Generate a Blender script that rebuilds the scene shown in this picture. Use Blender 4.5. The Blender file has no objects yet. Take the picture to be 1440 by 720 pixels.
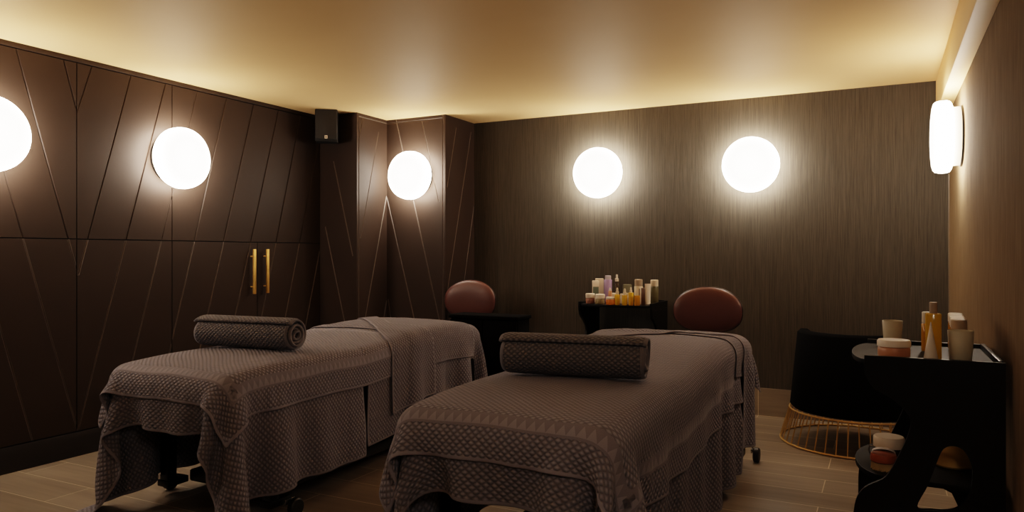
import bpy, bmesh, math, random
import numpy as np
from mathutils import Vector, Matrix
from mathutils.bvhtree import BVHTree
random.seed(7); np.random.seed(7)
PI = math.pi
scn = bpy.context.scene
COL = scn.collection

# ------------------------------------------------------------------ camera calibration
FPX, YAW, Y0, ZC = 1032.884, .4707, 356.643, 1.2192
SY, CY = math.sin(YAW), math.cos(YAW)
def ray(u, v):
    r = (u-720)/FPX
    return Vector((-SY+r*CY, CY+r*SY, (Y0-v)/FPX))
CAM = Vector((0, 0, ZC))
def on_z(u, v, z): d = ray(u, v); return CAM + d*((z-ZC)/d.z)
def on_y(u, v, y): d = ray(u, v); return CAM + d*(y/d.y)
def on_x(u, v, x): d = ray(u, v); return CAM + d*(x/d.x)

# room dimensions
H = 2.4
XL, X1, Y1, X2, Y2, YB, XR = -4.334, -3.939, 4.882, -3.330, 5.297, 5.786, .385
XB, ZB = .305, 2.1735          # ceiling beam along the right wall
YF = -1.7                      # wall behind the camera
XLB = -4.78                    # masonry behind the fitted cabinets

# ------------------------------------------------------------------ materials
def srgb(r, g, b):
    f = lambda c: (c/255/12.92) if c/255 <= .04045 else ((c/255+.055)/1.055)**2.4
    return (f(r), f(g), f(b), 1)
class NT:
    def __init__(s, name):
        s.m = bpy.data.materials.new(name); s.m.use_nodes = True
        s.t = s.m.node_tree; s.n = s.t.nodes; s.l = s.t.links
        s.b = s.n['Principled BSDF']
    def node(s, typ, **kw):
        n = s.n.new(typ)
        for k, v in kw.items(): setattr(n, k, v)
        return n
    def math(s, op, a, b=None, c=None, clamp=False):
        n = s.n.new('ShaderNodeMath'); n.operation = op; n.use_clamp = clamp
        for i, x in enumerate((a, b, c)):
            if x is None: continue
            if isinstance(x, (int, float)): n.inputs[i].default_value = x
            else: s.l.new(x, n.inputs[i])
        return n.outputs[0]
    def mix(s, fac, a, b, mode='MIX'):
        n = s.n.new('ShaderNodeMix'); n.data_type = 'RGBA'; n.blend_type = mode
        for i, x in ((0, fac), (6, a), (7, b)):
            if isinstance(x, (int, float)): n.inputs[i].default_value = x
            elif isinstance(x, tuple): n.inputs[i].default_value = x
            else: s.l.new(x, n.inputs[i])
        return n.outputs[2]
    def coords(s, kind='Object', scale=(1, 1, 1)):
        tc = s.n.new('ShaderNodeTexCoord'); mp = s.n.new('ShaderNodeMapping')
        mp.inputs['Scale'].default_value = scale
        s.l.new(tc.outputs[kind], mp.inputs[0]); return mp.outputs[0]
    def noise(s, vec, scale, detail=3, rough=.5):
        n = s.n.new('ShaderNodeTexNoise'); n.inputs['Scale'].default_value = scale
        n.inputs['Detail'].default_value = detail; n.inputs['Roughness'].default_value = rough
        s.l.new(vec, n.inputs['Vector']); return n.outputs[0]
    def bump(s, h, dist, strength=1):
        n = s.n.new('ShaderNodeBump'); n.inputs['Distance'].default_value = dist
        n.inputs['Strength'].default_value = strength
        s.l.new(h, n.inputs['Height']); s.l.new(n.outputs[0], s.b.inputs['Normal']); return n
    def set(s, **kw):
        for k, v in kw.items():
            i = s.b.inputs[k.replace('_', ' ')]
            if hasattr(v, 'is_output'): s.l.new(v, i)
            else: i.default_value = v
        return s

def simple(name, col, rough=.5, metal=0, vary=.12, spec=.5, **kw):
    n = NT(name)
    f = n.noise(n.coords('Object'), 35, 2)
    dk = tuple(c*(1-vary) for c in col[:3])+(1,)
    n.set(Base_Color=n.mix(f, dk, tuple(min(1, c*(1+vary)) for c in col[:3])+(1,)), Roughness=rough, Metallic=metal)
    n.b.inputs['Specular IOR Level'].default_value = spec
    for k, v in kw.items(): n.b.inputs[k.replace('_', ' ')].default_value = v
    return n.m

def m_ceiling():
    n = NT('ceiling paint')
    f = n.noise(n.coords('Object'), 3, 4)
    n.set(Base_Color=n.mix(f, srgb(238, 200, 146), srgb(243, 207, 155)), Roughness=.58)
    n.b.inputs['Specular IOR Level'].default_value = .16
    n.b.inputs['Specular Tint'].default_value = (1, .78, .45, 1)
    n.bump(n.noise(n.coords('Object'), 60, 2), .002, .15)
    return n.m
def m_wallpaper(name, a, b, rough=.6, fr=1., spec=.2):
    # grasscloth: long fine vertical fibres of two browns
    n = NT(name)
    f1 = n.noise(n.coords('Object', (380*fr, 380*fr, 3.5)), 1, 4, .6)
    f2 = n.noise(n.coords('Object', (800*fr, 800*fr, 9)), 1, 2, .6)
    f3 = n.noise(n.coords('Object', (1.5, 1.5, 1.0)), 1, 2)
    f = n.math('ADD', n.math('MULTIPLY', f1, .65), n.math('MULTIPLY', f2, .35))
    ff = n.math('MULTIPLY_ADD', n.math('SUBTRACT', f, .5), 3.2, .5, clamp=True)
    c = n.mix(ff, a, b)
    c = n.mix(n.math('MULTIPLY', f3, .25), c, tuple(x*.6 for x in b[:3])+(1,))
    n.set(Base_Color=c, Roughness=rough)
    n.b.inputs['Specular IOR Level'].default_value = spec
    n.bump(f, .004, .7)
    return n.m
def m_tiles(name, vertical=False):
    n = NT(name)
    tc = n.node('ShaderNodeTexCoord'); sep = n.node('ShaderNodeSeparateXYZ'); n.l.new(tc.outputs['Object'], sep.inputs[0])
    cmb = n.node('ShaderNodeCombineXYZ')
    n.l.new(n.math('ADD', sep.outputs[0], .29+11.33), cmb.inputs[0])
    n.l.new(n.math('ADD', sep.outputs[2 if vertical else 1], (2.35 if vertical else -2.41+.235*20)), cmb.inputs[1])
    br = n.node('ShaderNodeTexBrick'); br.offset = .5; br.offset_frequency = 2
    n.l.new(cmb.outputs[0], br.inputs['Vector'])
    for k, v in {'Scale': 1, 'Mortar Size': .0022, 'Mortar Smooth': .1, 'Bias': 0, 'Brick Width': 1.133, 'Row Height': .235}.items():
        br.inputs[k].default_value = v
    br.inputs['Color1'].default_value = srgb(143, 132, 119); br.inputs['Color2'].default_value = srgb(129, 119, 107)
    br.inputs['Mortar'].default_value = srgb(200, 184, 160)
    g = n.noise(n.coords('Object', (1.6, 22, 22)), 1, 5, .6)
    g2 = n.noise(n.coords('Object', (1, 5, 5)), 1, 3)
    gg = n.math('MULTIPLY_ADD', n.math('SUBTRACT', n.math('MULTIPLY_ADD', g2, .5, n.math('MULTIPLY', g, .5)), .5), 2.4, .5, clamp=True)
    dark = n.mix(gg, (.62, .6, .58, 1), (1.18, 1.15, 1.1, 1))
    c = n.mix(1., br.outputs['Color'], dark, 'MULTIPLY')
    c = n.mix(br.outputs['Fac'], c, srgb(200, 184, 160))
    n.set(Base_Color=c, Roughness=.42)
    n.bump(n.math('SUBTRACT', n.math('MULTIPLY', g, .3), br.outputs['Fac']), .002, .5)
    return n.m
def m_towel(name, a, b, band=False, cell=(.027, .022), depth=.006):
    n = NT(name)
    uv = n.node('ShaderNodeUVMap'); uv.uv_map = 'UVMap'
    sep = n.node('ShaderNodeSeparateXYZ'); n.l.new(uv.outputs[0], sep.inputs[0])
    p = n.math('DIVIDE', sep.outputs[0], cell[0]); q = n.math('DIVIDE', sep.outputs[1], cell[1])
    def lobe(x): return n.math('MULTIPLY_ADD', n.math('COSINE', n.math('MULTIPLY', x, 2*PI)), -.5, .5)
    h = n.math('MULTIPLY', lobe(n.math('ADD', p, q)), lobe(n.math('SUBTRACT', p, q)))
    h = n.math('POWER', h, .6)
    e = n.node('ShaderNodeAttribute'); e.attribute_name = 'edge'
    al = n.node('ShaderNodeAttribute'); al.attribute_name = 'along'
    hem = n.math('LESS_THAN', e.outputs['Fac'], .013)
    h = n.math('MULTIPLY_ADD', hem, n.math('SUBTRACT', .75, h), h)
    if band:
        lo, hi = .108, .160
        inb = n.math('MULTIPLY', n.math('GREATER_THAN', e.outputs['Fac'], lo), n.math('LESS_THAN', e.outputs['Fac'], hi))
        w = n.math('PINGPONG', n.math('DIVIDE', al.outputs['Fac'], .0165), 1.0)
        f = n.math('DIVIDE', n.math('SUBTRACT', e.outputs['Fac'], lo+.008), hi-lo-.016)
        tri = n.math('MULTIPLY', n.math('GREATER_THAN', w, f), n.math('MULTIPLY', n.math('GREATER_THAN', f, 0.0), n.math('LESS_THAN', f, 1.0)))
        hb = n.math('MULTIPLY_ADD', tri, .5, .3)
        h = n.math('MULTIPLY_ADD', inb, n.math('SUBTRACT', hb, h), h)
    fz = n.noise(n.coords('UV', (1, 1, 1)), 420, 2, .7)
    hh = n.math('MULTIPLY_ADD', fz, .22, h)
    n.set(Base_Color=n.mix(n.math('MULTIPLY_ADD', h, .75, n.math('MULTIPLY', fz, .25)), b, a), Roughness=.95)  # hollows of the weave coloured darker, painting in their shade
    n.b.inputs['Specular IOR Level'].default_value = .15
    n.b.inputs['Sheen Weight'].default_value = .12; n.b.inputs['Sheen Roughness'].default_value = .5
    n.bump(hh, depth, 1.0)
    return n.m
def m_lamp(face, side):
    # the opal glass glows most at its rim, a little softer on the flat face
    n = NT('lit opal glass')
    tc = n.node('ShaderNodeTexCoord'); sep = n.node('ShaderNodeSeparateXYZ'); n.l.new(tc.outputs['Object'], sep.inputs[0])
    cmb = n.node('ShaderNodeCombineXYZ'); n.l.new(sep.outputs[1], cmb.inputs[1]); n.l.new(sep.outputs[2], cmb.inputs[2])
    L = n.node('ShaderNodeVectorMath', operation='DISTANCE'); n.l.new(cmb.outputs[0], L.inputs[0]); L.inputs[1].default_value = (0, .03, -.02)
    f = n.math('MULTIPLY_ADD', n.math('POWER', n.math('DIVIDE', L.outputs['Value'], .21), 2.0), -.42, 1.2)
    e = n.math('MULTIPLY', f, face)
    k = n.math('DIVIDE', n.math('SUBTRACT', .152, sep.outputs[0]), .05, clamp=True)
    e = n.math('MULTIPLY_ADD', k, n.math('SUBTRACT', side, e), e)
    n.set(Base_Color=(.9, .86, .78, 1), Roughness=.35)
    n.b.inputs['Emission Color'].default_value = LAMP_COL
    n.l.new(e, n.b.inputs['Emission Strength'])
    return n.m
LAMP_COL = (1.0, .865, .73, 1)

M = {}
M['ceiling'] = m_ceiling()
M['paper'] = m_wallpaper('dark grasscloth wallpaper', srgb(57, 53, 47), srgb(93, 87, 77))
M['paper_right'] = m_wallpaper('brown grasscloth wallpaper', srgb(98, 83, 64), srgb(138, 117, 92), .9, .3, .08)
M['tiles'] = m_tiles('timber effect floor tile')
M['tiles_v'] = m_tiles('timber effect skirting tile', True)
def m_panel():
    n = NT('dark brown satin panel')
    f = n.noise(n.coords('Object', (1, 1, 1)), 4, 3)
    n.set(Base_Color=n.mix(f, srgb(52, 42, 36), srgb(59, 48, 41)), Roughness=.5)
    n.b.inputs['Specular IOR Level'].default_value = .2
    n.bump(n.noise(n.coords('Object'), 220, 2), .0008, .3)
    return n.m
M['panel'] = m_panel()
M['groove'] = simple('groove brown lightened as if lit', srgb(90, 80, 74), .5)  # paler than the panel: light caught in the grooves is put into the colour
M['panel_dark'] = simple('near black plinth', srgb(30, 23, 20), .5)
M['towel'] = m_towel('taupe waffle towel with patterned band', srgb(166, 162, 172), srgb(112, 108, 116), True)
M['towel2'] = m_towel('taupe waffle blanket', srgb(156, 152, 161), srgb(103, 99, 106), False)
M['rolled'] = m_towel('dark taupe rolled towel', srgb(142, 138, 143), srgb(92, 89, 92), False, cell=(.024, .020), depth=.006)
M['black'] = simple('black lacquer', srgb(9, 8, 8), .36, spec=.35)
M['black_satin'] = simple('black satin lacquer', srgb(9, 8, 8), .5, spec=.2)
M['black_matt'] = simple('black matt fabric', srgb(7, 6, 6), .9, spec=.08)
M['black_vinyl'] = simple('black vinyl', srgb(20, 18, 17), .5)
M['speaker'] = simple('black speaker housing', srgb(12, 12, 11), .7)
M['grille'] = simple('dark speaker grille', srgb(36, 34, 32), .7)
M['gold'] = simple('brushed gold metal', srgb(226, 180, 104), .45, .75)
M['brass'] = simple('brass wire', srgb(210, 176, 116), .5, .5)
M['chrome'] = simple('silver metal', srgb(190, 186, 180), .25, 1.0)
M['leather'] = simple('brown leather', srgb(92, 60, 56), .42, spec=.5, vary=.06)
M['leather_edge'] = simple('dark leather edge', srgb(40, 26, 23), .4)
M['white'] = simple('white plastic', srgb(232, 218, 200), .4, vary=.03)
M['cream'] = simple('cream plastic', srgb(214, 196, 170), .45, vary=.03)
M['taupe_cap'] = simple('taupe cap', srgb(170, 150, 128), .5, vary=.03)
M['lilac'] = simple('lilac plastic', srgb(172, 146, 184), .4, vary=.03)
M['lilac_cap'] = simple('silver lilac cap', srgb(196, 184, 190), .4, vary=.03)
M['peach'] = simple('peach cream jar', srgb(196, 142, 108), .35, vary=.05)
M['pink'] = simple('dusty pink jar', srgb(158, 116, 100), .35, vary=.05)
M['olive_jar'] = simple('pale olive glass', srgb(156, 142, 108), .3, vary=.05)
M['olive'] = simple('olive plastic', srgb(92, 86, 58), .4, vary=.05)
M['sage'] = simple('grey green carton', srgb(110, 108, 88), .5, vary=.05)
M['greenlabel'] = simple('grey green label', srgb(112, 124, 110), .5, vary=.05)
M['orange'] = simple('orange cream', srgb(214, 128, 40), .35, vary=.05)
M['custard'] = simple('pale yellow cream', srgb(236, 196, 116), .35, vary=.05)
M['brown_bottle'] = simple('brown bottle', srgb(90, 64, 46), .35, vary=.05)
M['dark_glass'] = simple('dark brown glass', srgb(44, 28, 22), .15, vary=.05)
M['wood'] = simple('reddish wood', srgb(168, 92, 58), .4, vary=.2)
M['bristle'] = simple('pale bristle', srgb(214, 186, 132), .8, vary=.25)
M['ink'] = simple('dark print', srgb(70, 56, 48), .6)
M['silver_white'] = simple('pale strap', srgb(214, 206, 204), .35, vary=.04)
def m_oil(name, col, tr=.55):
    n = NT(name)
    f = n.noise(n.coords('Object'), 20, 2)
    n.set(Base_Color=n.mix(f, col, tuple(c*.85 for c in col[:3])+(1,)), Roughness=.12)
    n.b.inputs['Transmission Weight'].default_value = tr; n.b.inputs['IOR'].default_value = 1.35
    return n.m
M['oil'] = m_oil('golden oil in glass', srgb(244, 196, 60), .25)
M['oil_dark'] = m_oil('amber oil in glass', srgb(222, 160, 48), .25)
M['clear'] = m_oil('clear tinted glass', srgb(150, 132, 112), .75)
M['frost'] = m_oil('frosted glass', srgb(226, 216, 190), .25); M['frost'].node_tree.nodes['Principled BSDF'].inputs['Roughness'].default_value = .5
M['smoke'] = m_oil('smoked glass dome', srgb(92, 74, 58), .5)
M['lamp'] = m_lamp(7.5, 42.0)
M['neck'] = simple('white lamp neck', srgb(236, 224, 204), .4, vary=.02)

# ------------------------------------------------------------------ builders
def link(name, me, mat=None, parent=None, smooth=True, angle=40):
    o = bpy.data.objects.new(name, me); COL.objects.link(o)
    if mat is not None: me.materials.append(mat)
    if parent is not None: o.parent = parent
    if smooth:
        me.polygons.foreach_set('use_smooth', [True]*len(me.polygons))
        try: me.set_sharp_from_angle(angle=math.radians(angle))
        except Exception: pass
    return o
def from_bm(name, bm, mat, parent=None, smooth=True, angle=40):
    bmesh.ops.recalc_face_normals(bm, faces=bm.faces)
    me = bpy.data.meshes.new(name); bm.to_mesh(me); bm.free()
    return link(name, me, mat, parent, smooth, angle)
def box(bm, lo, hi, bev=0, rot=None):
    c = [(a+b)/2 for a, b in zip(lo, hi)]; s = [abs(b-a) for a, b in zip(lo, hi)]
    mt = Matrix.Translation(c) @ (rot or Matrix.Identity(4)) @ Matrix.Diagonal((*s, 1))
    r = bmesh.ops.create_cube(bm, size=1, matrix=mt)
    if bev > 0:
        es = list({e for v in r['verts'] for e in v.link_edges})
        bmesh.ops.bevel(bm, geom=es, offset=bev, segments=2, affect='EDGES', profile=.5)
def boxobj(name, lo, hi, mat, parent=None, bev=.003):
    bm = bmesh.new(); box(bm, lo, hi, bev); return from_bm(name, bm, mat, parent, bev > 0)
def lathe(bm, prof, seg=32, mt=None, sx=1, sy=1):
    """prof: list of (r, z) going up the outside; closed with caps where r > 0."""
    mt = mt or Matrix.Identity(4); rings = []
    for r, z in prof:
        if r < 1e-6: rings.append([bm.verts.new(mt @ Vector((0, 0, z)))])
        else: rings.append([bm.verts.new(mt @ Vector((r*sx*math.cos(2*PI*i/seg), r*sy*math.sin(2*PI*i/seg), z))) for i in range(seg)])
    for a, b in zip(rings, rings[1:]):
        for i in range(seg):
            j = (i+1) % seg
            if len(a) == 1 and len(b) == 1: continue
            if len(a) == 1: bm.faces.new((a[0], b[i], b[j]))
            elif len(b) == 1: bm.faces.new((a[i], a[j], b[0]))
            else: bm.faces.new((a[i], a[j], b[j], b[i]))
    if len(rings[0]) > 1: bm.faces.new(list(reversed(rings[0])))
    if len(rings[-1]) > 1: bm.faces.new(rings[-1])
def latheobj(name, prof, mat, parent=None, seg=32, mt=None, sx=1, sy=1, angle=40):
    bm = bmesh.new(); lathe(bm, prof, seg, mt, sx, sy); return from_bm(name, bm, mat, parent, True, angle)
def tube(bm, pts, r, seg=8, closed=False):
    pts = [Vector(p) for p in pts]; n = len(pts); rings = []
    up = None
    for i, p in enumerate(pts):
        if closed: t = (pts[(i+1) % n]-pts[i-1])
        else: t = pts[min(i+1, n-1)]-pts[max(i-1, 0)]
        t.normalize()
        if up is None: up = t.orthogonal().normalized()
        up = (up - t*up.dot(t)).normalized(); w = t.cross(up)
        rings.append([bm.verts.new(p+(up*math.cos(2*PI*k/seg)+w*math.sin(2*PI*k/seg))*r) for k in range(seg)])
    for i in range(n if closed else n-1):
        a, b = rings[i], rings[(i+1) % n]
        sh = 0
        if closed and i == n-1:
            sh = min(range(seg), key=lambda s: (a[0].co-b[s].co).length)
        for k in range(seg):
            bm.faces.new((a[k], a[(k+1) % seg], b[(k+1+sh) % seg], b[(k+sh) % seg]))
    if not closed:
        bm.faces.new(list(reversed(rings[0]))); bm.faces.new(rings[-1])
def tubeobj(name, pts, r, mat, parent=None, seg=8, closed=False):
    bm = bmesh.new(); tube(bm, pts, r, seg, closed); return from_bm(name, bm, mat, parent)
def plate(name, polys, th, mat, parent=None, mt=None, bev=.0015):
    """flat plate cut to the outlines in polys (first outer, the rest holes) in local xy, thickness along z"""
    cu = bpy.data.curves.new(name, 'CURVE'); cu.dimensions = '2D'; cu.fill_mode = 'BOTH'
    cu.extrude = th/2-bev; cu.bevel_depth = bev; cu.bevel_resolution = 1; cu.offset = -bev
    for poly in polys:
        sp = cu.splines.new('POLY'); sp.points.add(len(poly)-1); sp.use_cyclic_u = True
        for p, q in zip(sp.points, poly): p.co = (q[0], q[1], 0, 1)
    co = bpy.data.objects.new(name, cu); COL.objects.link(co)
    dg = bpy.context.evaluated_depsgraph_get(); dg.update()
    me = bpy.data.meshes.new_from_object(co.evaluated_get(dg), depsgraph=dg)
    bpy.data.objects.remove(co); bpy.data.curves.remove(cu)
    if mt is not None: me.transform(mt)
    me.name = name
    me.materials.clear()
    return link(name, me, mat, parent, True, 35)
def smooth_poly(pts, n=6, closed=True):
    """Catmull-Rom through the points"""
    out = []; N = len(pts)
    for i in range(N):
        p0, p1, p2, p3 = (Vector((*pts[(i+k) % N], 0)) for k in (-1, 0, 1, 2))
        for j in range(n):
            t = j/n
            q = .5*((2*p1)+(p2-p0)*t+(2*p0-5*p1+4*p2-p3)*t*t+(3*p1-p0-3*p2+p3)*t**3)
            out.append((q.x, q.y))
    return out
def open_smooth(pts, n=5):
    out = []
    for i in range(len(pts)-1):
        p0, p1, p2, p3 = (Vector((*pts[min(max(i+k, 0), len(pts)-1)], 0)) for k in (-1, 0, 1, 2))
        if i < 1: out.append(pts[i]); continue
        for j in range(n):
            t = j/n
            q = .5*((2*p1)+(p2-p0)*t+(2*p0-5*p1+4*p2-p3)*t*t+(3*p1-p0-3*p2+p3)*t**3)
            out.append((q.x, q.y))
    return out+[pts[-1]]
def thing(name, label, cat, loc=(0, 0, 0), rz=0, group=None):
    o = bpy.data.objects.new(name, None); COL.objects.link(o); o.empty_display_size = .1
    o.location = loc; o.rotation_euler = (0, 0, rz); tag(o, label, cat, group); return o
def tag(o, label, cat, group=None):
    o['label'] = label; o['category'] = cat
    if group: o['group'] = group
    return o
def struct(o): o['kind'] = 'structure'; return o
def dup(root, loc=None, rz=None, label=None, group=None):
    r = root.copy(); COL.objects.link(r)
    if loc is not None: r.location = loc
    if rz is not None: r.rotation_euler = (0, 0, rz)
    if label: r['label'] = label
    if group: r['group'] = group
    for ch in list(root.children):
        c = ch.copy(); COL.objects.link(c); c.parent = r
        for g in list(ch.children):
            d = g.copy(); COL.objects.link(d); d.parent = c
    return r

def groove_cut(o, segs, width=.013, depth=.0055, mat=None):
    """cut V grooves into mesh object o. segs: list of ((p), (q), n) 3-D points on the face with outward normal n"""
    bm = bmesh.new()
    for p, q, n in segs:
        p, q, n = Vector(p), Vector(q), Vector(n).normalized()
        t = (q-p).normalized(); s = n.cross(t)
        p = p-t*.001; q = q+t*.001
        prof = [n*.004+s*width*.75, n*.004-s*width*.75, -n*depth]
        a = [bm.verts.new(p+x) for x in prof]; b = [bm.verts.new(q+x) for x in prof]
        bm.faces.new(a[::-1]); bm.faces.new(b)
        for i in range(3):
            j = (i+1) % 3; bm.faces.new((a[i], a[j], b[j], b[i]))
    bmesh.ops.recalc_face_normals(bm, faces=bm.faces)
    me = bpy.data.meshes.new('cutter'); bm.to_mesh(me); bm.free()
    if mat is not None: me.materials.append(mat)
    c = bpy.data.objects.new('cutter', me); COL.objects.link(c)
    md = o.modifiers.new('g', 'BOOLEAN'); md.object = c; md.operation = 'DIFFERENCE'; md.solver = 'EXACT'; md.use_self = True; md.material_mode = 'TRANSFER'
    dg = bpy.context.evaluated_depsgraph_get(); dg.update()
    new = bpy.data.meshes.new_from_object(o.evaluated_get(dg), depsgraph=dg)
    o.modifiers.clear(); old = o.data
    if len(new.polygons) > 6:
        o.data = new; new.name = o.name
    bpy.data.objects.remove(c); bpy.data.meshes.remove(me)
    o.data.polygons.foreach_set('use_smooth', [False]*len(o.data.polygons))

# ------------------------------------------------------------------ room shell
XO, T = .9, .12
struct(boxobj('floor', (XLB-.2, YF-.2, -.12), (XR+.2, YB+.2, 0), M['tiles'], bev=0))
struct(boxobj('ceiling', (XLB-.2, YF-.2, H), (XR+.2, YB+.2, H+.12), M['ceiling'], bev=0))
struct(boxobj('wall_back', (XLB-.1, YB, 0), (XR+.1, YB+.12, H), M['paper'], bev=0))
struct(boxobj('wall_right', (XR, YF, 0), (XR+.12, YB+.01, H), M['paper_right'], bev=0))
struct(boxobj('wall_left', (XLB-.12, YF, 0), (XLB, YB, H), M['paper'], bev=0))
struct(boxobj('wall_front', (XLB-.1, YF-.12, 0), (XR+.1, YF, H), M['paper'], bev=0))
struct(boxobj('baseboard_back', (X2+.001, YB-.010, 0), (XR, YB, .207), M['tiles_v'], bev=0))
struct(boxobj('baseboard_right', (XR-.010, YF, 0), (XR, YB-.010, .207), M['tiles_v'], bev=0))
struct(boxobj('trim_1', (XB, YF, ZB), (XR, YB, H), M['ceiling'], bev=.004))        # plaster beam under the ceiling
struct(boxobj('trim_2', (XR-.006, YB-.006, .207), (XR, YB, ZB), simple('thin corner bead', srgb(120, 104, 86), .4), bev=0))

# panelled corner columns
def colseg(face, pts):
    out = []
    n = (0, -1, 0) if face in ('y1', 'y2') else (1, 0, 0)
    fn = {'y1': lambda p: on_y(*p, Y1), 'y2': lambda p: on_y(*p, Y2), 'x1': lambda p: on_x(*p, X1), 'x2': lambda p: on_x(*p, X2)}[face]
    rng = {'y1': (0, XL+.004, X1-.03), 'y2': (0, X1+.004, X2-.03), 'x1': (1, Y1+.03, Y2-.004), 'x2': (1, Y2+.03, YB-.004)}[face]
    for a, b in pts:
        p, q = fn(a), fn(b)
        # continue the lower end down to the plinth if it was only hidden by the beds
        if b[1] > 430 or a[1] > 430:
            lo, hi = (q, p) if q.z < p.z else (p, q)
            d = lo-hi; k = (.16-hi.z)/d.z; q = hi+d*k; p = hi
        i, r0, r1 = rng
        d = q-p
        ts = [0., 1.]
        if abs(d[i]) > 1e-6:
            ta, tb = sorted(((r0-p[i])/d[i], (r1-p[i])/d[i]))
            ts = [max(0, ta), min(1, tb)]
        if ts[1] > ts[0]+.01: out.append((p+d*ts[0], p+d*ts[1], n))
    return out
def column(name, lo, hi, segs):
    o = boxobj(name, lo, hi, M['panel'], bev=0)
    groove_cut(o, segs, .012, .0055, M['groove']); struct(o); return o
column('wall_column', (XLB, Y1, .0), (X1, YB, H),
       colseg('y1', [((457.5, 319), (484, 450)), ((469, 227), (496, 360))]) +
       colseg('x1', [((510.5, 164), (504, 200)), ((532.5, 186), (507, 335)), ((544.5, 271), (513, 451)), ((544, 421), (539, 451))]) +
       [((X1, Y1+.026, .15), (X1, Y1+.026, H-.002), (1, 0, 0)), ((X1, Y1+.026, H-.03), (X1, Y2-.002, H-.03), (1, 0, 0))])
column('wall_column', (X1+.0005, Y2, .0), (X2, YB, H),
       colseg('y2', [((543.5, 273), (583, 451)), ((557, 168), (615.5, 440)), ((593, 169), (617, 284)), ((546, 421), (550, 451))]) +
       colseg('x2', [((641.7, 180), (626, 282)), ((662.5, 186), (627, 425)), ((666.5, 290), (653, 394))]) +
       [((X2-.026, Y2, .15), (X2-.026, Y2, H-.002), (0, -1, 0)), ((X2-.026, Y2, H-.03), (X1+.002, Y2, H-.03), (0, -1, 0))])
struct(boxobj('baseboard_left', (XLB, YF, 0), (XL+.002, Y1, .146), M['panel_dark'], bev=.002))
struct(boxobj('trim_3', (XLB, YF, H-.03), (XL+.004, Y1, H), M['panel'], bev=.002))

# fitted cabinets along the left wall
yat = lambda u: on_x(u, 340, XL).y
S0, S1, S2, S3 = yat(108), yat(242), yat(362), Y1-.004
ZS = on_x(240, 338.5, XL).z          # horizontal seam
LW = [((22.5, 67.5), (110, 387)), ((87, 75), (108.5, 158)), ((131, 88), (108.5, 158)), ((185, 103), (110, 387)),
      ((233.5, 114), (130, 525)), ((278.5, 124), (190, 492)), ((319.5, 134), (240, 487)), ((357.5, 142), (290, 450)),
      ((392.5, 150), (330, 447)), ((423, 160), (367, 450)), ((450, 190), (401, 447)), ((456, 318), (429, 462)),
      ((-20, 150), (83, 514)), ((-40, 320), (44, 614)), ((-80, 60), (-10, 330))]
ZT, ZP = H-.032, .150
def wall_segs(y0, y1, z0, z1):
    out = []
    for a, b in LW:
        p, q = on_x(*a, XL), on_x(*b, XL)
        if b[1] > 440: d = q-p; q = p+d*((ZP-p.z)/d.z)
        if a[1] < 110 and a[0] > 0: d = p-q; p = q+d*((ZT-q.z)/d.z)
        d = q-p; t0, t1 = 0., 1.
        for i, r0, r1 in ((1, y0, y1), (2, z0, z1)):
            if abs(d[i]) < 1e-6: continue
            ta, tb = sorted(((r0-p[i])/d[i], (r1-p[i])/d[i])); t0, t1 = max(t0, ta), min(t1, tb)
        if t1 > t0+.005: out.append((p+d*t0-Vector((0, 0, 0)), p+d*t1, (1, 0, 0)))
    return out
GAP = .003
def door(parent, y0, y1, z0, z1):
    o = boxobj('door', (XL-.022, y0+GAP, z0+GAP), (XL, y1-GAP, z1-GAP), M['panel'], parent, bev=0)
    s = wall_segs(y0+GAP-.002, y1-GAP+.002, z0+GAP-.002, z1-GAP+.002)
    if s: groove_cut(o, s, mat=M['groove'] if z0 < 1 else None)  # only lower doors get the groove colour painted as lit
    return o
def cabinet(label, y0, y1, z0, z1, splits=(), group=None):
    t = thing('fitted_cabinet', label, 'cabinet')
    boxobj('carcass', (XLB+.002, y0+.001, z0+.001), (XL-.0225, y1-.001, z1-.001), M['panel_dark'], t, bev=0)
    ys = [y0, *splits, y1]
    return t, [door(t, a, b, z0, z1) for a, b in zip(ys, ys[1:])]
SL = 1.05
cabinet('tall upper fitted cabinet with single slanted groove, at far left behind first round lamp', SL, S0, ZS, ZT)
cabinet('upper fitted brown cabinet right of the Y-shaped groove, second from left', S0, S1, ZS, ZT)
cabinet('wide upper fitted cabinet below the black speaker, above the gold handles', S1, S3, ZS, ZT)
cabinet('lower fitted dark brown cabinet at far left, nearest the camera, no handle', SL, S0, ZP, ZS)
cabinet('lower fitted dark brown cabinet without handle, behind the left rolled towel', S0, S1, ZP, ZS)
tcab, doors = cabinet('lower fitted brown cabinet with pair of doors and two gold bar handles', S1, S3, ZP, ZS, (S2,))
cabinet('upper fitted brown cabinet beyond the left edge of the view', YF+.01, SL, ZS, ZT)
cabinet('lower fitted brown cabinet beyond the left edge of the view', YF+.01, SL, ZP, ZS)
for d, u, va, vb in ((doors[0], 358, 350.5, 413.5), (doors[1], 376.5, 350.5, 412)):
    p, q = on_x(u, va, XL+.04), on_x(u, vb, XL+.04)
    bm = bmesh.new(); box(bm, (p.x-.008, p.y-.011, q.z), (p.x+.008, p.y+.011, p.z), .002)
    h = from_bm('handle', bm, M['gold'], d); h['label'] = 'slim gold bar handle'
    for z in (p.z-.055, q.z+.055):
        bm = bmesh.new(); tube(bm, [(XL-.001, p.y, z), (XL+.034, p.y, z)], .005); from_bm('mounting_post', bm, M['gold'], h)

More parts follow.
